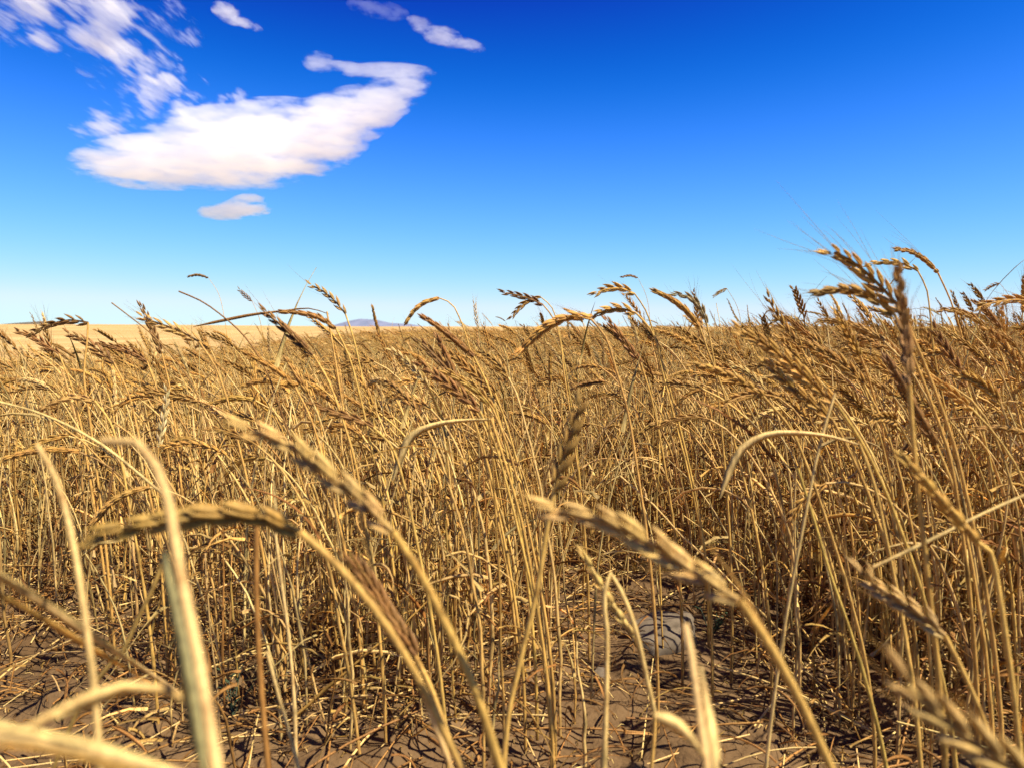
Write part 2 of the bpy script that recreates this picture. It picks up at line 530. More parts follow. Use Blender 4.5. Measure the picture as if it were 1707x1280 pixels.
def soil_material():
    m = bpy.data.materials.new("dry_soil")
    t, p, out = nodes(m)
    tc = t.nodes.new("ShaderNodeTexCoord")
    n1 = t.nodes.new("ShaderNodeTexNoise"); n1.inputs['Scale'].default_value = 9; n1.inputs['Detail'].default_value = 8; n1.inputs['Roughness'].default_value = 0.65
    n2 = t.nodes.new("ShaderNodeTexNoise"); n2.inputs['Scale'].default_value = 120; n2.inputs['Detail'].default_value = 6
    wv = t.nodes.new("ShaderNodeTexNoise"); wv.inputs['Scale'].default_value = 22; wv.inputs['Detail'].default_value = 3
    vo = t.nodes.new("ShaderNodeTexVoronoi"); vo.feature = 'DISTANCE_TO_EDGE'; vo.inputs['Scale'].default_value = 24
    for nd in (n1, n2, wv): t.links.new(tc.outputs['Object'], nd.inputs['Vector'])
    ad = t.nodes.new("ShaderNodeVectorMath"); ad.operation = 'MULTIPLY_ADD'
    ad.inputs[1].default_value = (0.045, 0.045, 0.045)
    t.links.new(wv.outputs['Color'], ad.inputs[0]); t.links.new(tc.outputs['Object'], ad.inputs[2])
    t.links.new(ad.outputs[0], vo.inputs['Vector'])
    cr = t.nodes.new("ShaderNodeValToRGB")
    e = cr.color_ramp.elements
    e[0].position = 0.30; e[0].color = (0.088, 0.048, 0.019, 1)
    e[1].position = 0.72; e[1].color = (0.190, 0.114, 0.050, 1)
    t.links.new(n1.outputs['Fac'], cr.inputs[0])
    # the stubble and ripe fields of the far slope are another colour of ground
    sx = t.nodes.new("ShaderNodeSeparateXYZ"); t.links.new(tc.outputs['Object'], sx.inputs[0])
    mr = t.nodes.new("ShaderNodeMapRange"); mr.inputs[1].default_value = 3.0; mr.inputs[2].default_value = 9.0
    t.links.new(sx.outputs['Y'], mr.inputs[0])
    n3 = t.nodes.new("ShaderNodeTexNoise"); n3.inputs['Scale'].default_value = 0.02; n3.inputs['Detail'].default_value = 13; n3.inputs['Roughness'].default_value = 0.72
    mpf = t.nodes.new("ShaderNodeMapping"); mpf.inputs['Scale'].default_value = (0.5, 1.6, 1)
    t.links.new(tc.outputs['Object'], mpf.inputs[0]); t.links.new(mpf.outputs[0], n3.inputs['Vector'])
    cf = t.nodes.new("ShaderNodeValToRGB")
    e = cf.color_ramp.elements
    e[0].position = 0.36; e[0].color = (0.36, 0.205, 0.062, 1)
    e[1].position = 0.64; e[1].color = (0.58, 0.39, 0.15, 1)
    t.links.new(n3.outputs['Fac'], cf.inputs[0])
    mx = t.nodes.new("ShaderNodeMix"); mx.data_type = 'RGBA'
    t.links.new(mr.outputs[0], mx.inputs[0]); t.links.new(cr.outputs[0], mx.inputs[6]); t.links.new(cf.outputs[0], mx.inputs[7])
    t.links.new(mx.outputs[2], p.inputs['Base Color'])
    p.inputs['Roughness'].default_value = 0.95
    p.inputs['Specular IOR Level'].default_value = 0.1
    st = t.nodes.new("ShaderNodeMapRange"); st.inputs[1].default_value = 0.0; st.inputs[2].default_value = 0.07
    t.links.new(vo.outputs['Distance'], st.inputs[0])
    pm = t.nodes.new("ShaderNodeTexNoise"); pm.inputs['Scale'].default_value = 3.2; pm.inputs['Detail'].default_value = 4
    t.links.new(tc.outputs['Object'], pm.inputs['Vector'])
    pr = t.nodes.new("ShaderNodeMapRange"); pr.inputs[1].default_value = 0.44; pr.inputs[2].default_value = 0.60; pr.inputs[3].default_value = 1.0; pr.inputs[4].default_value = 0.0
    t.links.new(pm.outputs['Fac'], pr.inputs[0])
    mxx = t.nodes.new("ShaderNodeMath"); mxx.operation = 'MAXIMUM'
    t.links.new(st.outputs[0], mxx.inputs[0]); t.links.new(pr.outputs[0], mxx.inputs[1])
    h1 = t.nodes.new("ShaderNodeMath"); h1.operation = 'MULTIPLY_ADD'; h1.inputs[1].default_value = 1.8
    t.links.new(n2.outputs['Fac'], h1.inputs[0]); t.links.new(mxx.outputs[0], h1.inputs[2])
    b = t.nodes.new("ShaderNodeBump"); b.inputs['Strength'].default_value = 0.8; b.inputs['Distance'].default_value = 0.0032
    t.links.new(h1.outputs[0], b.inputs['Height']); t.links.new(b.outputs[0], p.inputs['Normal'])
    return m

ground = obj("ground", mesh_from("ground", np.stack([X, Y, Z], -1).reshape(-1, 3), GF, None, soil_material()))
tag(ground, "cracked brown soil of the wheat field rolling away to a pale slope", kind='structure')

# distant mountains
def ridge(name, x0, x1, y, prof, mat, label):
    g = Geo()
    n = 40
    xx = np.linspace(x0, x1, n)
    hh = np.interp(np.linspace(0, 1, n), [p[0] for p in prof], [p[1] for p in prof]) + (fbm(xx / 160.0, xx * 0, 4, 5) - 0.5) * 0.25 * max(p[1] for p in prof) * np.sin(np.linspace(0, np.pi, n))
    rows = []
    for k, f in enumerate([0, 0.35, 0.7, 1.0, 0.7, 0.3, 0]):
        yy = y + (k - 3) * 220 + (fbm(xx / 300 + k * 7, xx * 0 + k, 3, 9) - 0.5) * 180
        rows.append(np.stack([xx, yy, -8 + (hh + 8) * f], 1))
    V = np.array(rows).reshape(-1, 3)
    i2 = (np.arange(6)[:, None] * n + np.arange(n - 1)[None]).ravel()
    o = obj(name, mesh_from(name, V, np.stack([i2, i2 + 1, i2 + n + 1, i2 + n], 1), None, mat))
    return tag(o, label, kind='structure')

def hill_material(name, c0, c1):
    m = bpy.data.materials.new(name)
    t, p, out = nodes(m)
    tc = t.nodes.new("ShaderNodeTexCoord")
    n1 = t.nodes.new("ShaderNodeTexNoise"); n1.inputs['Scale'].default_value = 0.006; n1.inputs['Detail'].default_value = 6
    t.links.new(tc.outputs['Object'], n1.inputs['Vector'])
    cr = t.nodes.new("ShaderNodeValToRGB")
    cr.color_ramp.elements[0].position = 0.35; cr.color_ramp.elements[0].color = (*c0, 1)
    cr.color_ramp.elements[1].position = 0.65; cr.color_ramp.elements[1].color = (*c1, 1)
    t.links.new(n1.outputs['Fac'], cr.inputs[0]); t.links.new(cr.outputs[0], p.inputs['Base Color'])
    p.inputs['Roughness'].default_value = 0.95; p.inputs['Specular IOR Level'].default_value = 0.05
    return m

def wx(xp, y): return (xp - 853.5) / FPX * y
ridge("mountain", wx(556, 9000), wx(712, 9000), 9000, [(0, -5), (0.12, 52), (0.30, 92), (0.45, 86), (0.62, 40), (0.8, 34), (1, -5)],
      hill_material("mountain_haze_blue", (0.15, 0.17, 0.23), (0.21, 0.22, 0.29)), "low bluish mountain on the horizon left of centre")  # blue of the distant haze is put into the mountain's base colour
ridge("hill", wx(38, 5200), wx(118, 5200), 5200, [(0, 10), (0.35, 36), (0.6, 32), (1, 10)],
      hill_material("hill_scrub", (0.10, 0.085, 0.06), (0.15, 0.12, 0.08)), "dark low hill on the far left skyline")

# ------------------------------------------------------------------ clouds
CLOUD_D = 1800.0
def cloud_material(name, ells, S, dens, scale, streak, ragged, seed, fw, bias=0.0):
    m = bpy.data.materials.new(name)
    m.use_nodes = True
    t = m.node_tree
    t.nodes.remove(t.nodes["Principled BSDF"])
    out = t.nodes["Material Output"]
    N, L = t.nodes.new, t.links.new
    def math_(op, a, b=None, c=None):
        nd = N("ShaderNodeMath"); nd.operation = op
        for k, v in enumerate((a, b, c)):
            if v is None: continue
            if isinstance(v, (int, float)): nd.inputs[k].default_value = v
            else: L(v, nd.inputs[k])
        return nd.outputs[0]
    tc = N("ShaderNodeTexCoord")
    # pixel sized units, warped
    sc = N("ShaderNodeVectorMath"); sc.operation = 'SCALE'; sc.inputs['Scale'].default_value = 1.0 / S
    L(tc.outputs['Object'], sc.inputs[0])
    wn = N("ShaderNodeTexNoise"); wn.inputs['Scale'].default_value = 0.018; wn.inputs['Detail'].default_value = 3
    of = N("ShaderNodeVectorMath"); of.operation = 'ADD'; of.inputs[1].default_value = (seed * 131.7, seed * 57.3, seed * 17.0)
    L(sc.outputs[0], of.inputs[0]); L(of.outputs[0], wn.inputs['Vector'])
    wm = N("ShaderNodeVectorMath"); wm.operation = 'MULTIPLY_ADD'
    wm.inputs[1].default_value = (34, 20, 14)
    L(wn.outputs['Color'], wm.inputs[0])
    sb = N("ShaderNodeVectorMath"); sb.operation = 'SUBTRACT'; sb.inputs[1].default_value = (17, 10, 7)
    L(sc.outputs[0], sb.inputs[0]); L(sb.outputs[0], wm.inputs[2])
    P = wm.outputs[0]
    F = None
    for (cx, cz, rx, rz, rot, ry) in ells:
        mp = N("ShaderNodeMapping"); mp.vector_type = 'TEXTURE'
        mp.inputs['Location'].default_value = (cx, 0, cz)
        mp.inputs['Rotation'].default_value = (0, -R(rot), 0)
        mp.inputs['Scale'].default_value = (rx, ry, rz)
        L(P, mp.inputs[0])
        ln = N("ShaderNodeVectorMath"); ln.operation = 'LENGTH'
        L(mp.outputs[0], ln.inputs[0])
        v = math_('SUBTRACT', 1.0, ln.outputs['Value'])
        F = v if F is None else math_('SMOOTH_MAX', F, v, 0.15)
    nz = N("ShaderNodeTexNoise"); nz.inputs['Scale'].default_value = scale; nz.inputs['Detail'].default_value = 7; nz.inputs['Roughness'].default_value = 0.68
    ms = N("ShaderNodeMapping"); ms.inputs['Scale'].default_value = streak
    ms.inputs['Rotation'].default_value = (0, R(8), 0)
    L(of.outputs[0], ms.inputs[0]); L(ms.outputs[0], nz.inputs['Vector'])
    nn = math_('MULTIPLY_ADD', nz.outputs['Fac'], ragged, -0.5 * ragged - bias)
    v = math_('MULTIPLY_ADD', F, fw, nn)
    mr = N("ShaderNodeMapRange"); mr.interpolation_type = 'SMOOTHSTEP'
    mr.inputs[1].default_value = 0.0; mr.inputs[2].default_value = 0.34
    mr.inputs[3].default_value = 0.0; mr.inputs[4].default_value = dens
    L(v, mr.inputs[0])
    pv = N("ShaderNodeVolumeScatter")
    pv.inputs['Color'].default_value = (0.968, 0.996, 0.999, 1)
    pv.inputs['Anisotropy'].default_value = 0.35
    L(mr.outputs[0], pv.inputs['Density'])
    L(pv.outputs[0], out.inputs['Volume'])
    return m

def ico(n=2):
    import bmesh
    bm = bmesh.new()
    bmesh.ops.create_icosphere(bm, subdivisions=n, radius=1.0)
    V = np.array([v.co[:] for v in bm.verts]); F = np.array([[v.index for v in f.verts] for f in bm.faces])
    bm.free()
    return V, F

def cloud(px0, py0, ells, dens, scale, streak, ragged, seed, label, fw=1.0, grow=1.15, bias=0.0):
    """ells: (px, py, half width px, half height px, tilt deg) - lumps of the cloud, each with its own depth."""
    c = px(px0, py0, CLOUD_D)
    S = CLOUD_D / FPX
    E = [(e[0] - px0, py0 - e[1], e[2] * grow, e[3] * grow, e[4], 0.75 * math.sqrt(e[2] * e[3]) + 8) for e in ells]
    IV, IF = ico(3)
    V, F, n = [], [], 0
    for (cx, cz, rx, rz, rot, ry) in E:
        a = R(rot)
        v = IV * np.array([rx, ry, rz]) * 1.02
        v = np.stack([v[:, 0] * math.cos(a) - v[:, 2] * math.sin(a) + cx, v[:, 1], v[:, 0] * math.sin(a) + v[:, 2] * math.cos(a) + cz], 1)
        V.append(v * S); F.append(IF + n); n += len(v)
    me = mesh_from("cloud", np.concatenate(V), np.concatenate(F), None, cloud_material("cloud_vapour", E, S, dens, scale, streak, ragged, seed, fw, bias))
    o = obj("cloud", me, loc=c)
    md = o.modifiers.new("merge", 'REMESH'); md.mode = 'VOXEL'; md.voxel_size = 5.0 * S
    dg = bpy.context.evaluated_depsgraph_get()
    me2 = bpy.data.meshes.new_from_object(o.evaluated_get(dg))
    o.modifiers.clear(); o.data = me2
    return tag(o, label, "cloud", "white clouds in the blue sky")

cloud(420, 215, [(305, 266, 165, 42, 2), (425, 242, 165, 62, 6), (545, 212, 118, 44, 20), (632, 172, 80, 32, 24), (360, 205, 115, 26, 8),
                 (655, 122, 66, 10, -2), (590, 120, 60, 9, -14), (535, 108, 26, 15, -8), (676, 146, 26, 24, 0)],
      0.013, 0.036, (0.34, 0.25, 1.8), 3.4, 1.0, "large white cloud with a flat base and a curled arm at upper right", 1.0, 1.18)
cloud(290, 150, [(300, 165, 120, 34, -14), (262, 130, 60, 30, -14), (380, 172, 56, 20, -8), (200, 195, 90, 34, 14)],
      0.016, 0.034, (1.0, 0.12, 1.15), 4.6, 7.0, "patchy row of cloudlets along the upper left edge of the large cloud", 0.75, 1.4, 0.62)
cloud(150, 45, [(140, 12, 150, 56, -14), (42, 50, 48, 36, -10), (185, 80, 95, 44, -22), (205, 20, 60, 50, 0)],
      0.016, 0.028, (1.0, 0.12, 1.15), 4.6, 2.0, "broken fleecy cloud with blue gaps in the top left corner", 0.8, 1.4, 0.5)
cloud(388, 30, [(380, 23, 24, 13, -24), (405, 37, 30, 6, -22)], 0.022, 0.06, (0.6, 0.3, 1.4), 2.2, 3.0, "small slanting wisp beside the fleecy corner cloud", 0.8, 1.25)
cloud(750, 66, [(738, 62, 28, 13, -12), (768, 73, 34, 8, -12), (705, 45, 24, 10, -20)], 0.014, 0.05, (0.45, 0.3, 1.6), 3.2, 4.0, "small arched wisp above the curled arm of the large cloud", 0.7, 1.3)
cloud(395, 344, [(392, 351, 52, 13, 3), (412, 332, 26, 7, 10)], 0.024, 0.055, (0.45, 0.3, 1.7), 2.8, 5.0, "small flat cloud just below the base of the large one", 1.0, 1.25)
cloud(625, 14, [(630, 16, 46, 12, -10)], 0.003, 0.05, (0.7, 0.8, 1.3), 2.8, 6.0, "faint thin wisp at the top edge", 0.7, 1.2)

# ------------------------------------------------------------------ the wheat one can tell apart
STALKS = []
def make_stalk(name, base, parts, label, group, cat="wheat stalk", part_labels=None):
    e = obj(name, None, loc=base)
    tag(e, label, cat, group)
    ear_o = None
    for kind, g in parts:
        V, F, C = g.arrays()
        par = ear_o if (kind in ('awn_bristle', 'awn') and ear_o is not None) else e
        o = obj(kind, mesh_from(kind, V, F, C, M_STRAW), par)
        if kind == 'ear': ear_o = o
    STALKS.append(e)
    return e

def to3(pts, d):
    """pixel points, each with its own depth (third value) or spread over the depths d"""
    n = len(pts)
    dd = np.broadcast_to(d, (n,)) if np.ndim(d) == 0 else np.interp(np.linspace(0, 1, n), np.linspace(0, 1, len(d)), d)
    return np.array([px(p[0], p[1], p[2] if len(p) > 2 else dd[k]) for k, p in enumerate(pts)])

HG = "wheat stalks of the field"
def hero(label, ear=None, stem=None, d=0.5, dstem=None, seed=0, col=None, scol=None, fat=1.0, beard=0.0, bfrac=0.5, pitch=0.0052,
         r0=0.0017, r1=0.0011, leaves=(), side=None, name="wheat_stalk", cat="wheat stalk", cut=False, flatstem=None):
    """ear: pixels tip -> base; stem: pixels from the ear down. The stem is carried on down to the soil."""
    r = np.random.default_rng(1000 + seed)
    S = to3(stem, d if dstem is None else dstem)
    pts = list(S)
    p, q = S[-1], S[-2]
    if not cut:
        t = norm(p - q)
        gz = float(terrain(np.array(p[0]), np.array(p[1]))) + 0.002
        drop = p[2] - gz
        if drop > 0.01:
            slope = t[:2] / max(-t[2], 0.35)
            slope = slope / max(1.0, np.linalg.norm(slope) / 0.6)
            for f in (0.35, 0.7, 1.0):
                w_ = f - 0.5 * f * f
                pts.append(np.array([p[0] + slope[0] * drop * w_, p[1] + slope[1] * drop * w_ + 0.03 * f * drop, p[2] - drop * f]))
    P = np.array(pts)[::-1]
    base = P[0].copy()
    scol = tint(STEM if scol is None else scol, r, 0.08)
    ecol = tint(EAR if col is None else col, r, 0.08)
    parts = []
    if ear is not None:
        E = to3(ear, d)[::-1]
        E[0] = P[-1] if np.linalg.norm(E[0] - P[-1]) < 0.02 else E[0]
        eg, tips = ear_geo(E - base, r, 0, ecol, fat, side, pitch)
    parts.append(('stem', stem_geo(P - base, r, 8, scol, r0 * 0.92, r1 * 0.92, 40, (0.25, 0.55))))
    if ear is not None:
        parts.append(('ear', eg))
        if beard > 0:
            b = beard_geo(tips, r, beard, tint(STEM * 0.8, r), bfrac)
            for bv, bf, bc in zip(b.V, b.F, b.C):          # on the near heads every awn is a piece of its own
                ag = Geo(); ag.add(bv, bf - bf.min(), bc)
                parts.append(('awn', ag))
    for (lp, w0, lc) in leaves:
        L = to3([x[:2] + (x[2],) if len(x) > 2 else x for x in lp], d if np.ndim(d) == 0 else d[-1])
        c = tint(LEAF if lc is None else lc, r, 0.1)
        parts.append(('leaf', leaf_geo(L - base, r, w0, c, 0, (0.75, 1.75), ([0, 0.3, 0.65, 0.85, 1], [0.35, 0.6, 1, 0.9, 0.2]))))
    return make_stalk(name, base, parts, label, HG, cat)

GOLD = np.array([0.50, 0.285, 0.062, 0.25])
PEAR = np.array([0.70, 0.44, 0.125, 0.35])
DARK = np.array([0.25, 0.120, 0.030, 0.12])
OLIVE = np.array([0.34, 0.27, 0.10, 0.6])

# --- close, out of focus foreground
hero("wheat stalk with an orange head arching flat to the left above bare soil", [(158, 892), (250, 873), (350, 860), (440, 862), (500, 886)],
     [(500, 886), (560, 940), (620, 1010), (680, 1100), (722, 1180), (775, 1290)], (0.25, 0.27), seed=1, col=GOLD, fat=1.0, r0=0.0019, r1=0.0015, side=0.7, leaves=[([(640, 1050, .262), (690, 1120, .264), (722, 1200, .266), (760, 1300, .268)], 0.0022, PALE)])
hero("wheat stalk with a long pale head slanting down right, blurred, centre left", [(395, 712), (475, 738), (540, 785), (600, 832), (655, 885)],
     [(655, 885), (703, 960), (748, 1050), (792, 1150), (838, 1290)], (0.255, 0.265), seed=2, col=PEAR, fat=0.9, r0=0.0021, r1=0.0016, side=0.4, leaves=[([(735, 1010, .258), (765, 1085, .26), (800, 1180, .262), (830, 1290, .264)], 0.0024, LEAF)])
hero("wheat stalk with plump pale two-rowed head arching over the grey stone", [(905, 848), (1000, 866), (1080, 903), (1150, 948), (1232, 1000)],
     [(1232, 1000), (1282, 1075), (1332, 1165), (1390, 1290)], (0.235, 0.25), seed=3, col=PEAR, fat=0.95, beard=0.02, bfrac=0.15, r0=0.0019, r1=0.0015, side=0.5, leaves=[([(1182, 910, .238), (1225, 965, .24), (1262, 1030, .242), (1305, 1110, .246), (1350, 1200, .25)], 0.0022, LEAF)])
hero("wheat stalk with a dark bristly brown head between two pale arching stems", [(598, 945), (622, 985), (655, 1040), (692, 1092)],
     [(692, 1092), (716, 1140), (742, 1210), (772, 1290)], (0.36, 0.36), seed=4, col=DARK, pitch=0.0042, fat=1.2, beard=0.03, bfrac=0.8, r0=0.0018, r1=0.0013)
hero("thick pale stalk with its curled tip bent left, very close and blurred", None,
     [(172, 735, .20), (205, 728, .20), (240, 748, .195), (268, 792, .19), (285, 860, .18), (300, 950, .17), (321, 1050, .16), (340, 1150, .152), (362, 1290, .145)],
     0.17, seed=5, scol=PALE, r0=0.0023, r1=0.0012, leaves=[([(272, 920, .182), (290, 1000, .176), (315, 1120, .168), (340, 1290, .160)], 0.0045, OLIVE)])
hero("pale bent stalk standing left of the thick blurred stalk", None,
     [(62, 742, .25), (90, 790, .24), (112, 860, .232), (130, 950, .225), (145, 1050, .22), (158, 1160, .22), (168, 1290, .22)], 0.22, seed=6, scol=PALE, r0=0.0022, r1=0.0009)
hero("folded pale straw lying over the soil at the lower left corner", None,
     [(332, 1186, .17), (285, 1150, .165), (230, 1138, .16), (165, 1152, .155), (75, 1196, .15), (-30, 1262, .15)], 0.16, seed=7, scol=PALE, r0=0.0009, r1=0.0009, cat="straw", leaves=[([(335, 1190, .172), (290, 1160, .166), (230, 1146, .162), (165, 1160, .156), (90, 1196, .15)], 0.0040, PALE)])
hero("long pale straw slanting down right across the lower left soil", None,
     [(-30, 945, .21), (60, 1000, .235), (150, 1060, .27), (250, 1122, .32), (315, 1180, .38)], 0.3, seed=8, scol=PALE, r0=0.0008, r1=0.0011, cat="straw", leaves=[([(-40, 935, .20), (60, 995, .235), (150, 1058, .27), (250, 1122, .32)], 0.0048, PALE), ([(-30, 975, .21), (70, 1030, .24), (160, 1085, .27), (240, 1130, .31)], 0.0035, LEAF)])
hero("broad blurred pale straw running along the bottom left edge", None,
     [(-30, 1222, .13), (90, 1238, .13), (200, 1262, .135), (330, 1300, .14)], 0.13, seed=9, scol=PALE, r0=0.0009, r1=0.0009, cat="straw", leaves=[([(-40, 1205, .13), (90, 1228, .13), (200, 1258, .135), (330, 1300, .14)], 0.0022, PALE), ([(-40, 1240, .135), (80, 1250, .135), (180, 1275, .14), (300, 1310, .14)], 0.0018, LEAF), ([(-40, 1190, .14), (60, 1222, .14), (160, 1240, .145), (260, 1275, .15)], 0.0018, PALE)])
hero("wheat stalk with a ragged bristly grey-gold head at the lower right", [(1436, 945), (1458, 975), (1500, 1002), (1540, 1030), (1575, 1058)],
     [(1575, 1058), (1608, 1125), (1640, 1200), (1668, 1290)], (0.36, 0.36), seed=10, pitch=0.0044, col=BROWN + (PALE - BROWN) * 0.5, fat=0.95, beard=0.03, bfrac=0.7, r0=0.0017, r1=0.0012)
hero("wheat stalk with a fat blurred head at the bottom right corner", [(1495, 1125), (1540, 1170), (1600, 1220), (1670, 1268), (1740, 1320)],
     [(1740, 1320), (1800, 1400)], (0.20, 0.20), seed=11, col=PEAR * [.85, .85, .85, 1], fat=0.95, beard=0.02, bfrac=0.4, r0=0.0018, r1=0.0015)
hero("short upright pale straw with a torn sheath, blurred at bottom centre right", None,
     [(1142, 1040, .22), (1152, 1090, .215), (1163, 1170, .21), (1180, 1290, .2)], 0.21, seed=12, scol=PALE, r0=0.0022, r1=0.0012,
     leaves=[([(1168, 1110, .215), (1180, 1180, .21), (1192, 1290, .205)], 0.0045, PALE), ([(1175, 1262, .2), (1130, 1210, .2), (1090, 1190, .2)], 0.004, PALE)])
hero("wheat stalk with a bent pale joint and golden head near the right edge", [(1512, 770), (1540, 800), (1572, 838), (1605, 875), (1628, 902)],
     [(1628, 902), (1650, 918), (1660, 960), (1676, 1060), (1690, 1160), (1703, 1290)], (0.36, 0.36), seed=13, col=EAR, fat=0.9, r0=0.0019, r1=0.0014)
hero("wheat stalk with an upright blurred orange head in the middle of the field", [(968, 668), (956, 712), (940, 762), (924, 818)],
     [(924, 818), (912, 880), (895, 985), (870, 1090), (848, 1190), (838, 1290)], (0.40, 0.40), seed=14, col=GOLD * [.8, .75, .8, 1], fat=0.95, r0=0.0021, r1=0.0013)
hero("straw snapped into a narrow upturned V left of the grey stone", None,
     [(1092, 1190), (1076, 1120), (1060, 1050), (1035, 985), (1018, 955), (1010, 975), (1012, 1060), (1010, 1180), (1006, 1290)], 0.38, seed=15, scol=PALE, r0=0.0016, r1=0.0013)
hero("wheat stalk with a thin pale head beside the snapped V straw", [(972, 922), (995, 965), (1022, 1010), (1058, 1060)],
     [(1058, 1060), (1075, 1115), (1090, 1180), (1085, 1290)], (0.42, 0.42), seed=16, col=PEAR, fat=0.75, r0=0.0015, r1=0.0011, beard=0.02, bfrac=0.3)
hero("brown straw standing straight below the orange arching head", None,
     [(428, 875), (427, 960), (430, 1060), (438, 1180), (448, 1290)], 0.34, seed=17, scol=RUST * [1, 1, 1, .3], r0=0.0020, r1=0.0014)
hero("brown broken leaf stem leaning right above the lower left soil", None,
     [(275, 925), (255, 980), (225, 1040), (205, 1085), (190, 1100)], 0.36, seed=18, scol=LEAF * [.7, .7, .7, .4], r0=0.0018, r1=0.0010)
hero("pale thin straw rising beside the brown straw at lower left", None,
     [(445, 1085), (462, 1150), (482, 1220), (500, 1290)], 0.40, seed=19, scol=PALE, r0=0.0017, r1=0.0010)
hero("twin pale straws standing upright at the left clump", None,
     [(458, 880), (468, 960), (480, 1050), (490, 1160), (494, 1290)], 0.52, seed=20, scol=PALE, r0=0.0016, r1=0.0012)

# --- heads and stems near the focus, right hand stand
hero("wheat stalk with a long head pointing up left, largest against the right field", [(1222, 545), (1285, 580), (1340, 625), (1396, 676)],
     [(1396, 676), (1432, 730), (1468, 800), (1500, 880), (1535, 980), (1560, 1080)], (0.50, 0.52), seed=21, col=EAR, fat=1.0, beard=0.02, bfrac=0.2, r0=0.0018, r1=0.0012, side=0.8)
hero("second head tucked just under the largest slanting head at right", [(1265, 590), (1310, 635), (1350, 668), (1388, 700)],
     [(1388, 700), (1415, 750), (1450, 830), (1480, 920), (1500, 1010)], (0.56, 0.56), seed=22, col=EAR * [.8, .8, .8, 1], fat=0.9, r0=0.0017, r1=0.0012)
hero("straw leaning left below the joint of the largest slanting head", None,
     [(1392, 655), (1378, 700), (1360, 770), (1350, 820)], 0.51, seed=23, scol=PALE, r0=0.0013, r1=0.0011)
hero("wheat stalk with a slim head slanting gently down right before the dense stand", [(1150, 606), (1195, 618), (1235, 636), (1272, 660)],
     [(1272, 660), (1318, 715), (1350, 790), (1385, 890), (1418, 1000)], (0.62, 0.64), seed=24, col=EAR * [.85, .8, .8, 1], fat=0.95, r0=0.0018, r1=0.0012)
hero("wheat stalk with the highest thick bearded head against the blue sky", [(1380, 416), (1425, 440), (1465, 475), (1506, 520)],
     [(1506, 520), (1532, 585), (1562, 660), (1590, 740), (1612, 830), (1635, 940)], (0.52, 0.54), seed=25, col=EAR, fat=1.1, beard=0.055, bfrac=0.5, r0=0.0018, r1=0.0012, side=0.5)
hero("wheat stalk with a thick head lying level just above the right horizon", [(1358, 489), (1405, 483), (1450, 494), (1492, 526)],
     [(1492, 526), (1520, 590), (1552, 670), (1585, 770), (1600, 860)], (0.54, 0.55), seed=26, col=GOLD * [.9, .9, .9, 1], fat=1.05, beard=0.035, bfrac=0.4, r0=0.0017, r1=0.0012, side=1.2)
hero("wheat stalk with a blurred grey-brown head standing bolt upright at right", [(1496, 447), (1503, 500), (1510, 570), (1515, 640)],
     [(1515, 640), (1521, 720), (1532, 830), (1545, 950), (1560, 1080)], (0.36, 0.37), seed=27, pitch=0.0040, col=BROWN * [1.2, 1.3, 1.4, 1], fat=0.72, beard=0.012, bfrac=0.9, side=1.57, r0=0.0018, r1=0.0013)
hero("wheat stalk with a thin level head on a hooked neck against the sky", [(1450, 440), (1478, 437), (1505, 440), (1530, 452)],
     [(1530, 452), (1544, 480), (1550, 520), (1556, 580), (1575, 680), (1600, 800)], (0.85, 0.85), seed=28, col=EAR * [.8, .8, .8, 1], fat=0.95, r0=0.0017, r1=0.0009)
hero("wheat stalk with the topmost thin head on a long bare curved neck", [(1493, 416), (1518, 420), (1542, 434), (1563, 454)],
     [(1563, 454), (1584, 500), (1603, 560), (1616, 630), (1640, 730), (1665, 850)], (0.88, 0.9), seed=29, col=EAR * [.8, .75, .8, 1], fat=0.95, r0=0.0018, r1=0.0010, beard=0.08, bfrac=0.1)
hero("wheat stalk with a dark slanting head below the topmost thin heads", [(1555, 545), (1572, 575), (1590, 605), (1612, 645)],
     [(1612, 645), (1632, 700), (1655, 790), (1672, 880)], (0.72, 0.72), seed=30, col=DARK * [1.2, 1.2, 1.2, 1], fat=1.0)
hero("wheat stalk with a slim head pointing left across the right horizon", [(1568, 517), (1595, 519), (1622, 530), (1648, 550)],
     [(1648, 550), (1672, 600), (1695, 680), (1715, 780)], (0.86, 0.86), seed=31, col=EAR * [.8, .8, .8, 1], fat=0.95)
hero("dark wheat head tilting up left at the right edge skyline", [(1628, 505), (1648, 524), (1668, 548)], [(1668, 548), (1690, 600), (1710, 690), (1730, 800)], 0.95, seed=32, col=DARK * [1.3, 1.3, 1.3, 1])
hero("pale wheat head hanging level at the right edge skyline", [(1630, 512), (1665, 503), (1700, 500), (1725, 505)], [(1725, 505), (1745, 560), (1760, 680), (1770, 800)], 0.8, seed=33, col=EAR, beard=0.02)
hero("wheat stalk with a slim upright bearded head left of the right stand", [(1278, 492), (1295, 525), (1315, 556), (1335, 580)], [(1335, 580), (1360, 630), (1385, 700), (1405, 800)], 0.80, seed=34, col=EAR * [.8, .8, .8, 1], fat=0.9, beard=0.06, bfrac=0.3)
hero("wheat stalk with a broad arched blade curling left in the right stand", None,
     [(1432, 738), (1455, 800), (1478, 900), (1500, 1010)], 0.50, seed=35, scol=STEM, leaves=[([(1434, 742), (1385, 728), (1335, 722), (1275, 726), (1240, 745), (1218, 780), (1200, 830)], 0.0060, PALE)])
hero("wheat stalk with a broad arched blade curling left in the middle of the field", None,
     [(818, 697), (832, 740), (852, 805), (872, 880), (890, 980)], 0.62, seed=36, scol=STEM, leaves=[([(820, 699), (770, 701), (725, 708), (688, 725), (668, 760), (655, 800)], 0.0070, PALE)])
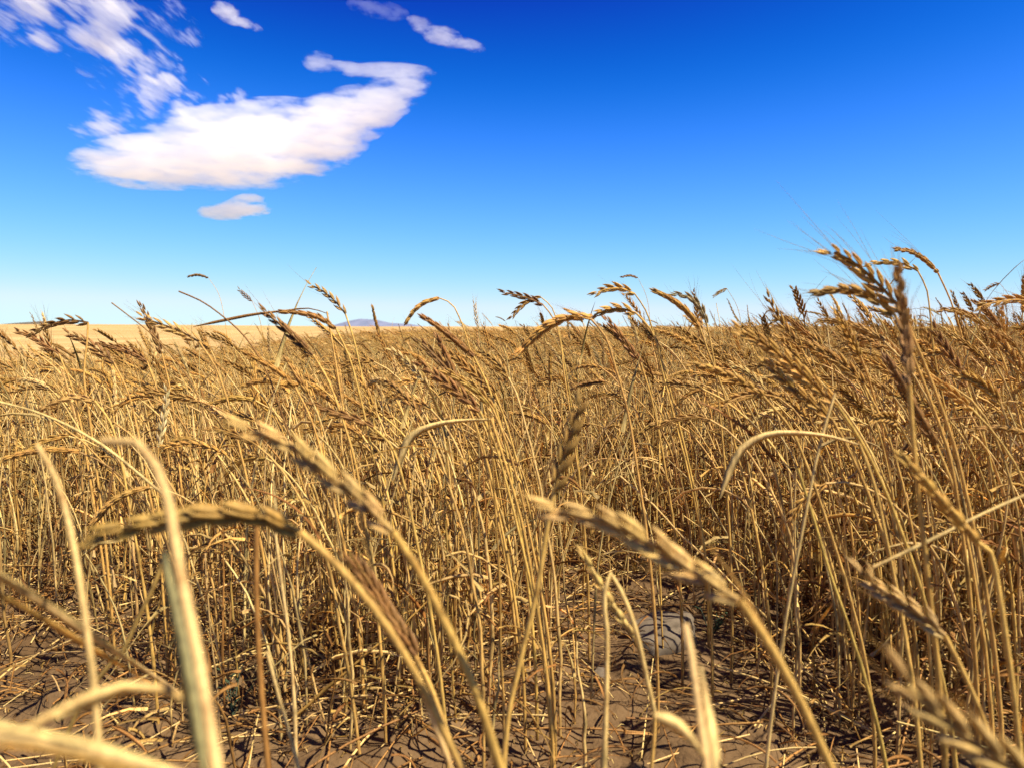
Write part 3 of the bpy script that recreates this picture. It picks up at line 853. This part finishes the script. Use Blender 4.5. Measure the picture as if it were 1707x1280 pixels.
hero("long thin straw crossing the right stand from lower left to upper right", None, [(1730, 815), (1640, 855), (1550, 900), (1455, 945)], 0.42, seed=37, scol=PALE, r0=0.0010, r1=0.0009, cat="straw", cut=True)
hero("thin green-tinged straw leaning right among the right stand stems", None, [(1330, 780), (1355, 860), (1382, 950), (1420, 1060), (1450, 1160)], 0.55, seed=38, scol=STEM * [.9, 1, .9, 1])
hero("wheat stalk with a drooping brown head low in the right stand", [(1480, 600), (1502, 640), (1530, 690), (1560, 740)], [(1560, 740), (1585, 800), (1610, 890), (1630, 1000)], 0.56, seed=39, col=DARK, fat=1.1)
hero("wheat stalk with a coppery head crossing the right stand below the horizon", [(1340, 575), (1375, 590), (1412, 612), (1440, 640)], [(1440, 640), (1470, 700), (1500, 790), (1520, 880)], 0.68, seed=40, col=EAR * [.8, .75, .7, 1], fat=0.95, beard=.02)

# --- heads along the horizon, centre
hero("wheat stalk with plump golden head arching left, tallest of the centre skyline", [(992, 490), (1012, 482), (1035, 481), (1058, 490)],
     [(1058, 490), (1075, 515), (1088, 550), (1102, 610), (1125, 700), (1150, 800)], 0.95, seed=41, col=EAR, fat=1.1, r1=0.0009)
hero("wheat stalk with a plump head slanting down right on the centre skyline", [(1095, 487), (1120, 500), (1145, 520), (1166, 545)],
     [(1166, 545), (1182, 590), (1205, 650), (1225, 740), (1250, 840)], 0.80, seed=42, col=EAR * [.8, .75, .7, 1], fat=1.05, beard=0.04, bfrac=.15)
hero("greenish-gold head close behind the plump slanting head", [(1125, 490), (1150, 497), (1168, 515), (1178, 540)], [(1178, 540), (1190, 600), (1200, 690), (1210, 800)], 0.86, seed=43, col=OLIVE * [1.1, 1, 1, .3], fat=1.0)
hero("wheat stalk with a wide golden head drooping left over the field centre", [(868, 585), (893, 560), (925, 538), (955, 528), (985, 532)],
     [(985, 532), (1008, 560), (1025, 610), (1045, 680), (1062, 780)], 0.72, seed=44, col=EAR * [1.05, 1, 1, 1], fat=1.15, beard=0.02, bfrac=.2)
hero("curved golden head joining the drooping one from the right", [(985, 528), (1010, 518), (1035, 515), (1060, 522)], [(1060, 522), (1085, 550), (1105, 610), (1130, 700)], 0.82, seed=45, col=EAR, fat=1.05)
hero("wheat stalk with a dark steep head below the centre skyline", [(1010, 530), (1030, 555), (1048, 580), (1068, 605)], [(1068, 605), (1085, 660), (1100, 730), (1115, 820)], 0.85, seed=46, col=DARK * [1.4, 1.3, 1.2, 1])
hero("wheat stalk with a straight slim head jutting left above the horizon", [(838, 488), (860, 492), (882, 498), (905, 508)], [(905, 508), (922, 530), (932, 560), (940, 620), (955, 720)], 0.90, seed=47, col=BROWN, fat=0.9, r1=0.0008)
hero("thin-necked stalk with a small head drooping beside the jutting slim head", [(852, 530), (868, 512), (885, 500), (902, 496)], [(902, 496), (918, 510), (930, 545), (940, 600)], 1.15, seed=48, col=EAR * [.8, .8, .8, 1], fat=0.95, r1=0.0008)
hero("lone head curving over to the left on a fine neck above the horizon", [(678, 536), (692, 517), (710, 504), (732, 497)], [(732, 497), (752, 506), (766, 530), (780, 570), (800, 650), (820, 750)], 0.98, seed=49, col=EAR, fat=0.95, r1=0.0008)
hero("dark brown head slanting across the horizon right of the mountain", [(708, 530), (735, 548), (762, 570), (790, 595)], [(790, 595), (812, 640), (832, 700), (850, 780), (865, 870)], 0.74, seed=50, col=DARK * [1.3, 1.2, 1.1, 1], fat=1.0)
hero("darkest head of the bunch leaning left in mid field", [(698, 568), (722, 590), (745, 615), (765, 645)], [(765, 645), (790, 700), (812, 770), (830, 850)], 0.72, seed=51, col=DARK, fat=1.05, beard=.02)
hero("brown head steeply tilted behind the darkest head", [(728, 560), (742, 590), (758, 625), (775, 660)], [(775, 660), (795, 720), (815, 800), (832, 880)], 0.78, seed=52, col=DARK * [1.3, 1.2, 1.2, 1], fat=0.95)
hero("streaky brown and straw head lowest of the mid-field bunch", [(698, 605), (730, 628), (765, 655), (800, 685)], [(800, 685), (825, 740), (848, 820), (868, 900)], 0.66, seed=53, col=BROWN * [1.3, 1.2, 1.2, 1], fat=1.0)
hero("golden slanting head between the mid-field bunch and the drooping golden head", [(745, 620), (772, 635), (800, 655), (822, 682)], [(822, 682), (845, 740), (865, 810), (885, 900)], 0.70, seed=54, col=EAR, fat=1.0)
hero("head with a red-brown base rising over the horizon near the drooping heads", [(745, 585), (775, 610), (800, 630), (825, 655)], [(825, 655), (842, 700), (862, 770)], 0.9, seed=55, col=EAR * [.8, .75, .7, 1])

# --- heads along the horizon, left
hero("tall head on a bare neck above the mountain on the left skyline", [(514, 474), (537, 485), (558, 502), (576, 524)], [(576, 524), (588, 560), (602, 620), (622, 700), (640, 790)], 0.95, seed=60, col=PEAR * [.85, .8, .8, 1], fat=0.9, beard=.03, bfrac=.1)
hero("dark brown head slanting steeply before the left skyline", [(438, 518), (465, 540), (492, 565), (522, 592)], [(522, 592), (545, 630), (568, 690), (592, 770), (605, 850)], 0.72, seed=61, col=DARK * [1.1, 1.1, 1, 1], fat=1.0, beard=.03, bfrac=.3)
hero("brown level head crossing behind the dark slanting head at left", [(468, 520), (500, 522), (532, 530), (560, 548)], [(560, 548), (580, 590), (600, 660), (618, 740)], 0.82, seed=62, col=BROWN * [1.3, 1.2, 1.2, 1], fat=0.95)
hero("thin dark blade arched across the left horizon over the heads", None, [(545, 520), (552, 560), (562, 620), (575, 700), (590, 790)], 0.85, seed=63, scol=STEM * [.9, .9, .9, 1],
     leaves=[([(548, 524), (520, 515), (470, 519), (420, 525), (370, 535), (322, 545)], 0.0036, BROWN)])
hero("thin headless straw pointing up left above the left horizon", None, [(298, 486), (335, 502), (372, 528), (405, 558), (440, 610), (470, 690)], 0.85, seed=64, scol=BROWN, r0=0.0015, r1=0.0009)
hero("second thin headless straw pointing up left, lower and further left", None, [(186, 505), (215, 527), (250, 555), (282, 588), (320, 640), (350, 720)], 0.9, seed=65, scol=BROWN, r0=0.0014, r1=0.0008)
hero("pale bristly head slanting down right across the left horizon", [(232, 527), (265, 540), (298, 552), (332, 570)], [(332, 570), (358, 610), (380, 670), (400, 750)], 0.80, seed=66, col=PEAR * [.85, .8, .75, 1], fat=1.0, beard=.025)
hero("short dark upright head crossing the pale bristly one at left", [(235, 508), (248, 535), (258, 560), (270, 590)], [(270, 590), (282, 640), (292, 710), (300, 790)], 0.95, seed=67, col=BROWN)
hero("head arched level on a snapped neck against the bright far slope", [(50, 556), (82, 542), (115, 534), (147, 538)], [(147, 538), (145, 570), (140, 620), (150, 700)], 0.86, seed=68, col=BROWN, fat=0.95)
hero("dark head slanting right below the snapped-neck head at far left", [(28, 552), (52, 560), (76, 575), (98, 590)], [(98, 590), (118, 640), (135, 710), (150, 800)], 0.95, seed=69, col=DARK * [1.3, 1.2, 1.2, 1])
hero("brown head slanting before the bright far slope at left", [(110, 555), (140, 568), (165, 585), (190, 605)], [(190, 605), (212, 650), (230, 720), (245, 800)], 0.88, seed=70, col=BROWN)
hero("slim dark head sagging right in the left middle field", [(165, 572), (195, 580), (225, 590), (245, 602)], [(245, 602), (262, 650), (275, 720), (285, 800)], 0.98, seed=71, col=DARK * [1.2, 1.2, 1.2, 1])
hero("pale golden head arched left low in the left field", [(68, 682), (98, 668), (128, 662), (158, 668)], [(158, 668), (182, 700), (200, 760), (215, 840)], 0.75, seed=72, col=PEAR * [.8, .75, .7, 1], fat=.85)
hero("white bleached upright head in the left middle field", [(278, 648), (276, 680), (270, 710), (264, 745)], [(264, 745), (262, 800), (265, 870), (268, 930)], 0.85, seed=73, col=np.array([.80, .60, .27, .3]), fat=.85)
hero("long pale straw slanting down right through the left field", None, [(-20, 665), (70, 690), (160, 735), (250, 805), (270, 822)], 0.62, seed=74, scol=PALE, r0=0.0012, r1=0.0010, cat="straw", cut=True)
hero("coppery head slanting through the middle of the left field", [(412, 590), (440, 605), (468, 622), (492, 645)], [(492, 645), (515, 690), (535, 750), (555, 830)], 0.78, seed=75, col=EAR * [.85, .75, .7, 1], fat=.9)
hero("dark stem-like head sagging right below the left coppery head", [(520, 672), (552, 685), (590, 697), (622, 712)], [(622, 712), (650, 740), (672, 800), (690, 880)], 0.62, seed=76, col=BROWN * [1.2, 1.2, 1.2, 1], fat=.8)
hero("lone far head floating level high above the left horizon", [(315, 461), (330, 459), (347, 463)], [(347, 463), (362, 485), (374, 530), (382, 600)], 2.3, seed=80, col=BROWN, fat=1.1, r1=0.0006)
hero("short far head tilted down right on the left skyline", [(398, 483), (408, 492), (420, 502)], [(420, 502), (432, 530), (440, 590)], 2.0, seed=81, col=BROWN, fat=1.0, r1=0.0006)
hero("lone far head floating level above the centre right horizon", [(1037, 462), (1050, 460), (1063, 463)], [(1063, 463), (1076, 490), (1085, 560)], 2.4, seed=82, col=BROWN * [1.2, 1.2, 1.2, 1], fat=1.0, r1=0.0006)
hero("small far head tilted up right above the right edge horizon", [(1642, 484), (1655, 476), (1666, 472)], [(1666, 472), (1680, 490), (1692, 560)], 2.2, seed=83, col=BROWN * [1.2, 1.2, 1.2, 1], fat=1.0, r1=0.0006)
hero("far pale head tilted up right on the skyline left of the right stand", [(1190, 494), (1202, 486), (1212, 482)], [(1212, 482), (1226, 505), (1240, 570)], 2.0, seed=84, col=PEAR * [.7, .7, .7, 1], fat=.9, r1=0.0006)
N_HERO = len(STALKS)

# ------------------------------------------------------------------ scatter of the whole stand
def in_view(x, y, m=0.0):
    return np.abs(x) < y * 0.70 + 0.10 + m

def stand_density(x, y):
    """stalks per square metre: drilled rows running away from the camera, thin and gappy along the bare edge"""
    d = y
    row = 0.5 + 0.5 * np.cos((x - 0.05 * y + 0.055) / 0.185 * 2 * np.pi)
    edge = smooth(0.95, 1.32, d + 0.22 * (fbm(x * 3, y * 3, 2, 31) - 0.5) + 0.30 * smooth(0.30, 0.55, x))
    dens = 560 * edge * (0.4 + 0.6 * row)
    # the clumps that stand on the bare ground
    def clump(cx, cy, rx, ry, a): return a * np.exp(-((x - cx) / rx)**2 - ((y - cy) / ry)**2)
    dens = dens + clump(-0.08, 0.92, 0.13, 0.20, 520) + clump(-0.25, 0.92, 0.13, 0.17, 380) + clump(0.50, 0.88, 0.17, 0.30, 420) + clump(-0.66, 1.10, 0.22, 0.12, 200)
    gap = 1 - 0.93 * np.exp(-((x - 0.20) / 0.10)**2) * (1 - smooth(1.12, 1.35, d))
    return dens * gap * (d > 0.62)

def scatter(y0, y1, k, margin, seed, fn=stand_density, peak=760):
    r = np.random.default_rng(seed)
    hw = y1 * 0.70 + 0.10 + margin
    n = int((y1 - y0) * 2 * hw * peak * k)
    x = r.uniform(-hw, hw, n); y = r.uniform(y0, y1, n); u = r.random(n)
    ok = in_view(x, y, margin) & (u * peak < fn(x, y))
    return x[ok], y[ok]

def local_H(x, y):
    az = x / np.maximum(y, .5)
    return 0.326 - 0.035 * smooth(1.6, 4.0, y) * smooth(-0.15, -0.5, az) + 0.052 * smooth(-0.15, 0.5, az) + 0.05 * (fbm(x * 1.3, y * 1.3, 3, 41) - 0.5)

x0, y0 = scatter(0.62, 2.3, 1.0, 0.25, 101)
order = np.argsort(np.hypot(x0, y0) + 0.4 * (~in_view(x0, y0)))
x0, y0 = x0[order], y0[order]
N_IND = 300 - N_HERO
r2 = np.random.default_rng(55)

METAS = []
for k in range(min(N_IND, len(x0))):
    x, y = x0[k], y0[k]
    H = local_H(np.array(x), np.array(y)) + r2.normal(0, 0.028)
    parts, meta = rand_stalk(r2, 0, float(H))
    z = float(terrain(np.array(x), np.array(y)) + micro(np.array(x), np.array(y))) - 0.003
    e = make_stalk("wheat_stalk", (x, y, z), parts, "", HG)
    meta['x'] = 853.5 + (x - 0.06) / y * FPX; meta['y'] = y
    METAS.append((e, meta))

# labels: how the stalk looks and where it stands, then its place among its look-alikes
ORD = ["leftmost", "second from left", "third from left", "fourth from left", "fifth from left", "sixth from left", "seventh from left",
       "eighth from left", "ninth from left", "tenth from left", "eleventh from left", "twelfth from left"]
def describe(m):
    if m['headless']: what = "headless straw stalk"
    else:
        tone = "dark brown" if m['dark'] > 0.62 else ("coppery" if m['dark'] > 0.3 else "golden")
        pose = "drooping" if m['nod'] + m['lean'] > 2.1 else ("upright" if m['lean'] + m['nod'] < 1.25 else "slanting")
        what = f"{tone} {pose}" + (" bristly" if m['bearded'] else " smooth") + " wheat head"
    x, y = m['x'], m['y']
    zone = ("at far left", "beside the thick blurred stalk", "left of the central clump", "in the central clump", "behind the grey stone", "in the right stand", "at far right")
    q = int(np.searchsorted([120, 330, 690, 950, 1250, 1500], x))
    return f"{what} {zone[q]}, " + ("front" if y < 1.1 else ("second" if y < 1.4 else "rear")) + " ranks"
groups = {}
for e, m in METAS: groups.setdefault(describe(m), []).append((m['x'], e))
for lab, es in groups.items():
    es.sort(key=lambda t: t[0])
    for k, (_, e) in enumerate(es):
        e['label'] = lab if len(es) == 1 else f"{lab}, {ORD[min(k, 11)]}"

# ------------------------------------------------------------------ the rest of the stand: one mass
pool_r = np.random.default_rng(77)
def pool(lod, n):
    out = []
    for k in range(n):
        parts, _ = rand_stalk(pool_r, lod, 0.345 + pool_r.normal(0, 0.012))
        g = Geo()
        for kind, q in parts:
            V, F, C = q.arrays(); g.add(V, F, C)
        out.append(g.arrays())
    return out

MASS = Geo()
def instance(protos, X, Y, r, lean_x=0.0, hs=1.0, dz=0.0, spin=False, loose=False):
    which = r.integers(0, len(protos), len(X))
    Hs = local_H(X, Y) / 0.345 * r.normal(1.0, 0.085 + 0.03 * (Y > 1.6), len(X)) * hs
    yaw = r.normal(0, 0.35, len(X))
    if spin: yaw = r.uniform(0, 6.28, len(X))
    tnt = (1 + r.uniform(-0.28, 0.28, len(X))) * np.where(r.random(len(X)) < 0.12, 0.55, 1.0)
    warm = r.uniform(-0.06, 0.06, len(X))
    Zt = terrain(X, Y) + micro(X, Y) - 0.003 + dz
    tilt = r.normal(0, 0.10, len(X)) + np.where(r.random(len(X)) < 0.13, r.normal(0.0, 0.7, len(X)) if loose else -np.abs(r.normal(0.0, 0.5, len(X))), 0)
    for k, (V, F, C) in enumerate(protos):
        m = np.where(which == k)[0]
        if not len(m): continue
        c, s = np.cos(yaw[m]), np.sin(yaw[m])
        Vs = V[None] * Hs[m][:, None, None]
        ct, st = np.cos(tilt[m])[:, None], np.sin(tilt[m])[:, None]
        vx = Vs[..., 0] * ct + Vs[..., 2] * st
        vz = -Vs[..., 0] * st + Vs[..., 2] * ct
        wx_ = vx * c[:, None] - Vs[..., 1] * s[:, None] + X[m][:, None]
        wy_ = vx * s[:, None] + Vs[..., 1] * c[:, None] + Y[m][:, None]
        W = np.stack([wx_, wy_, vz + Zt[m][:, None]], -1).reshape(-1, 3)
        FF = (F[None] + (np.arange(len(m)) * len(V))[:, None, None]).reshape(-1, 4)
        CC = np.repeat(C[None], len(m), 0)
        CC[..., :3] *= tnt[m][:, None, None] * np.stack([1 + warm[m], np.ones(len(m)), 1 - warm[m]], -1)[:, None, :]
        MASS.add(W, FF, CC.reshape(-1, 4))

r3 = np.random.default_rng(5)
pl0, pl1, pl2, pl3 = pool(0, 40), pool(1, 60), pool(2, 60), pool(3, 40)
instance(pl0, x0[N_IND:], y0[N_IND:], r3)
xa, ya = scatter(2.3, 4.6, 1.0, 0.35, 102); instance(pl1, xa, ya, r3)
flat = lambda x, y: 330 * np.ones_like(x)
xa, ya = scatter(4.6, 9.0, 1.0, 0.5, 103, flat, 330); instance(pl2, xa, ya, r3)
flat2 = lambda x, y: 90 * np.ones_like(x)
xa, ya = scatter(9.0, 30.0, 1.0, 0.8, 104, flat2, 90)
keep = (xa / ya > -0.62) | (ya < 20)
instance(pl3, xa[keep], ya[keep], r3, hs=1.06)
# side shoots
tl0 = [tiller(pool_r, 0) for k in range(60)]
tl1 = [tiller(pool_r, 1) for k in range(60)]
shoots = lambda x, y: 1.5 * stand_density(x, y)
st0 = [straw(pool_r, 0) for k in range(60)]
st1 = [straw(pool_r, 1) for k in range(60)]
thin = lambda x, y: 1.5 * stand_density(x, y)
xa, ya = scatter(0.75, 2.3, 1.0, 0.25, 121, thin, 1150); instance(st0, xa, ya, r3, loose=True)
xa, ya = scatter(2.3, 5.5, 1.0, 0.3, 122, thin, 1150); instance(st1, xa, ya, r3, loose=True)
xa, ya = scatter(0.62, 2.3, 1.0, 0.25, 111, shoots, 1450); instance(tl0, xa, ya, r3, spin=True, loose=True)
xa, ya = scatter(2.3, 5.0, 1.0, 0.3, 112, shoots, 1450); instance(tl1, xa, ya, r3, spin=True, loose=True)
V, F, C = MASS.arrays()
o = obj("wheat_stand", mesh_from("wheat_stand", V, F, C, M_STRAW))
tag(o, "dense golden ripe wheat filling the field back to the horizon", kind="stuff")
print("stand verts", len(V), "individual stalks", len(STALKS), "hero", N_HERO, "near", len(x0))

# ------------------------------------------------------------------ litter: fallen straw and dead curled blades on the soil
LIT = Geo()
r4 = np.random.default_rng(9)
def litter_density(x, y): return (1 - 0.95 * np.exp(-((x - 0.195) / 0.07)**2 - ((y - 0.93) / 0.09)**2)) * ( 260 + 1900 * np.clip(stand_density(x, y) / 200, 0, 1) * (y < 2.2) + 700 * (y < 1.15) + 500 * np.exp(-((x + 0.40) / 0.35)**2 - ((y - 1.05) / 0.30)**2) * 2.2)
lx, ly = scatter(0.5, 3.0, 1.0, 0.3, 105, litter_density, 3600)
for x, y in zip(lx, ly):
    z = float(terrain(np.array(x), np.array(y)) + micro(np.array(x), np.array(y)))
    a = r4.uniform(0, 2 * np.pi)
    u = r4.random()
    near = y < 1.6
    if u < 0.30:      # fallen straw
        L = r4.uniform(0.04, 0.20); n = 5 if near else 3
        s = np.linspace(0, 1, n)[:, None]
        el = abs(r4.normal(0, 0.16))
        P = np.array([x, y, z + 0.003]) + s * L * np.array([math.cos(a), math.sin(a), math.sin(el)]) + np.array([0, 0, 1]) * 0.01 * r4.random() * np.sin(s * 3.1)
        LIT.add(*tube(P, r4.uniform(0.0005, 0.0012), 5 if near else 3, tint(PALE if r4.random() < .5 else BROWN * 1.5, r4, .3)))
    else:             # curled dead blade
        L = r4.uniform(0.03, 0.12)
        zz = z + (min(r4.exponential(0.040), 0.14) if u > 0.42 else 0.002)
        P = leaf_path((x, y, zz), None, r4, L, 9 if near else 6, droop=r4.uniform(0.8, 4.5), az=a)
        P[:, 2] = np.maximum(P[:, 2], z + 0.0015)
        c = tint(RUST if r4.random() < .7 else LEAF * [.8, .8, .8, 1], r4, .35)
        g = leaf_geo(P, r4, r4.uniform(0.0014, 0.0042), c, 0 if near else 1)
        LIT.add(*g.arrays())
# chaff
lx, ly = scatter(0.5, 1.9, 1.0, 0.3, 106, lambda x, y: 2600 * np.ones_like(x), 2600)
for x, y in zip(lx, ly):
    z = float(terrain(np.array(x), np.array(y)) + micro(np.array(x), np.array(y)))
    a = r4.uniform(0, 2 * np.pi); L = r4.uniform(0.004, 0.013)
    P = np.array([[x, y, z + 0.001], [x + math.cos(a) * L * .5, y + math.sin(a) * L * .5, z + 0.002 + r4.random() * 0.003], [x + math.cos(a) * L, y + math.sin(a) * L, z + 0.001]])
    c = tint((PALE, LEAF, BROWN)[r4.integers(0, 3)], r4, .3); c[:3] *= 0.8
    LIT.add(*ribbon(P, r4.uniform(0.0008, 0.0024), c, r4.uniform(1, 2), r4.uniform(1, 2), 0.3))
V, F, C = LIT.arrays()
o = obj("straw_litter", mesh_from("straw_litter", V, F, C, M_STRAW))
tag(o, "fallen straw and curled dead brown blades scattered over the soil", kind="stuff")

# ------------------------------------------------------------------ stone and weeds
def stone_material():
    m = bpy.data.materials.new("grey_stone")
    t, p, out = nodes(m)
    tc = t.nodes.new("ShaderNodeTexCoord")
    n1 = t.nodes.new("ShaderNodeTexNoise"); n1.inputs['Scale'].default_value = 45; n1.inputs['Detail'].default_value = 9; n1.inputs['Roughness'].default_value = .7
    t.links.new(tc.outputs['Object'], n1.inputs['Vector'])
    cr = t.nodes.new("ShaderNodeValToRGB")
    cr.color_ramp.elements[0].position = 0.32; cr.color_ramp.elements[0].color = (0.095, 0.066, 0.036, 1)
    cr.color_ramp.elements[1].position = 0.68; cr.color_ramp.elements[1].color = (0.17, 0.125, 0.075, 1)
    t.links.new(n1.outputs['Fac'], cr.inputs[0]); t.links.new(cr.outputs[0], p.inputs['Base Color'])
    p.inputs['Roughness'].default_value = 0.9
    b = t.nodes.new("ShaderNodeBump"); b.inputs['Strength'].default_value = 0.5; b.inputs['Distance'].default_value = 0.0012
    t.links.new(n1.outputs['Fac'], b.inputs['Height']); t.links.new(b.outputs[0], p.inputs['Normal'])
    return m
IV, IF = ico(4)
def stone(pxx, pyy, d, sx, sy, sz, seed, label, rot=0.0):
    c = px(pxx, pyy, d)
    c[2] = float(micro(np.array(c[0]), np.array(c[1]))) + sz * 0.35
    nn = fbm(IV[:, 0] * 1.9 + seed, IV[:, 1] * 1.9 + IV[:, 2] * 1.6, 3, seed) - 0.5
    n2 = np.sign(IV) * np.abs(IV)**0.75
    V = n2 * (1 + 0.6 * nn[:, None]) * np.array([sx, sy, sz])
    o = obj("stone", mesh_from("stone", V, IF, None, stone_material()), loc=c)
    o.rotation_euler = (0.1, -0.12, rot)
    return tag(o, label, "stone")
stone(1102, 1052, 0.98, 0.048, 0.034, 0.024, 3, "rounded grey stone half buried in the soil at the edge of the right stand", 0.4)
stone(1000, 1112, 0.88, 0.010, 0.008, 0.006, 8, "tiny pale pebble lying on bare soil left of the grey stone", 1.0)

GREEN = np.array([0.060, 0.085, 0.045, 0.6])
def weed(pxx, pyy, d, h, n, seed, label):
    r = np.random.default_rng(seed)
    b = px(pxx, pyy, d)
    b[2] = float(micro(np.array(b[0]), np.array(b[1]))) - 0.002
    e = obj("weed", None, loc=b)
    tag(e, label, "weed")
    for k in range(n):
        a = r.uniform(0, 2 * np.pi); L = h * r.uniform(0.6, 1.1)
        s = np.linspace(0, 1, 8)[:, None]
        P = s * L * np.array([0.35 * math.cos(a), 0.35 * math.sin(a), 1.0]) + s**2 * L * 0.25 * np.array([math.cos(a), math.sin(a), -0.3])
        V, F, C = tube(P, np.linspace(0.0010, 0.0005, 8), 5, tint(GREEN, r))
        obj("stem", mesh_from("stem", V, F, C, M_STRAW), e)
        for q in range(2, 8):
            lp = leaf_path(P[q], None, r, r.uniform(0.008, 0.017), 6, droop=r.uniform(0.2, 1.4))
            V, F, C = leaf_geo(lp, r, r.uniform(0.002, 0.004), tint(GREEN * [1.1, 1.15, 1, 1], r, .2)).arrays()
            obj("leaf", mesh_from("leaf", V, F, C, M_STRAW), e)
    return e
weed(388, 1172, 0.80, 0.055, 4, 71, "small grey-green weed on the bare soil by the thick blurred stalk")
weed(1185, 1035, 1.0, 0.06, 4, 72, "small grey-green weed growing beside the grey stone")
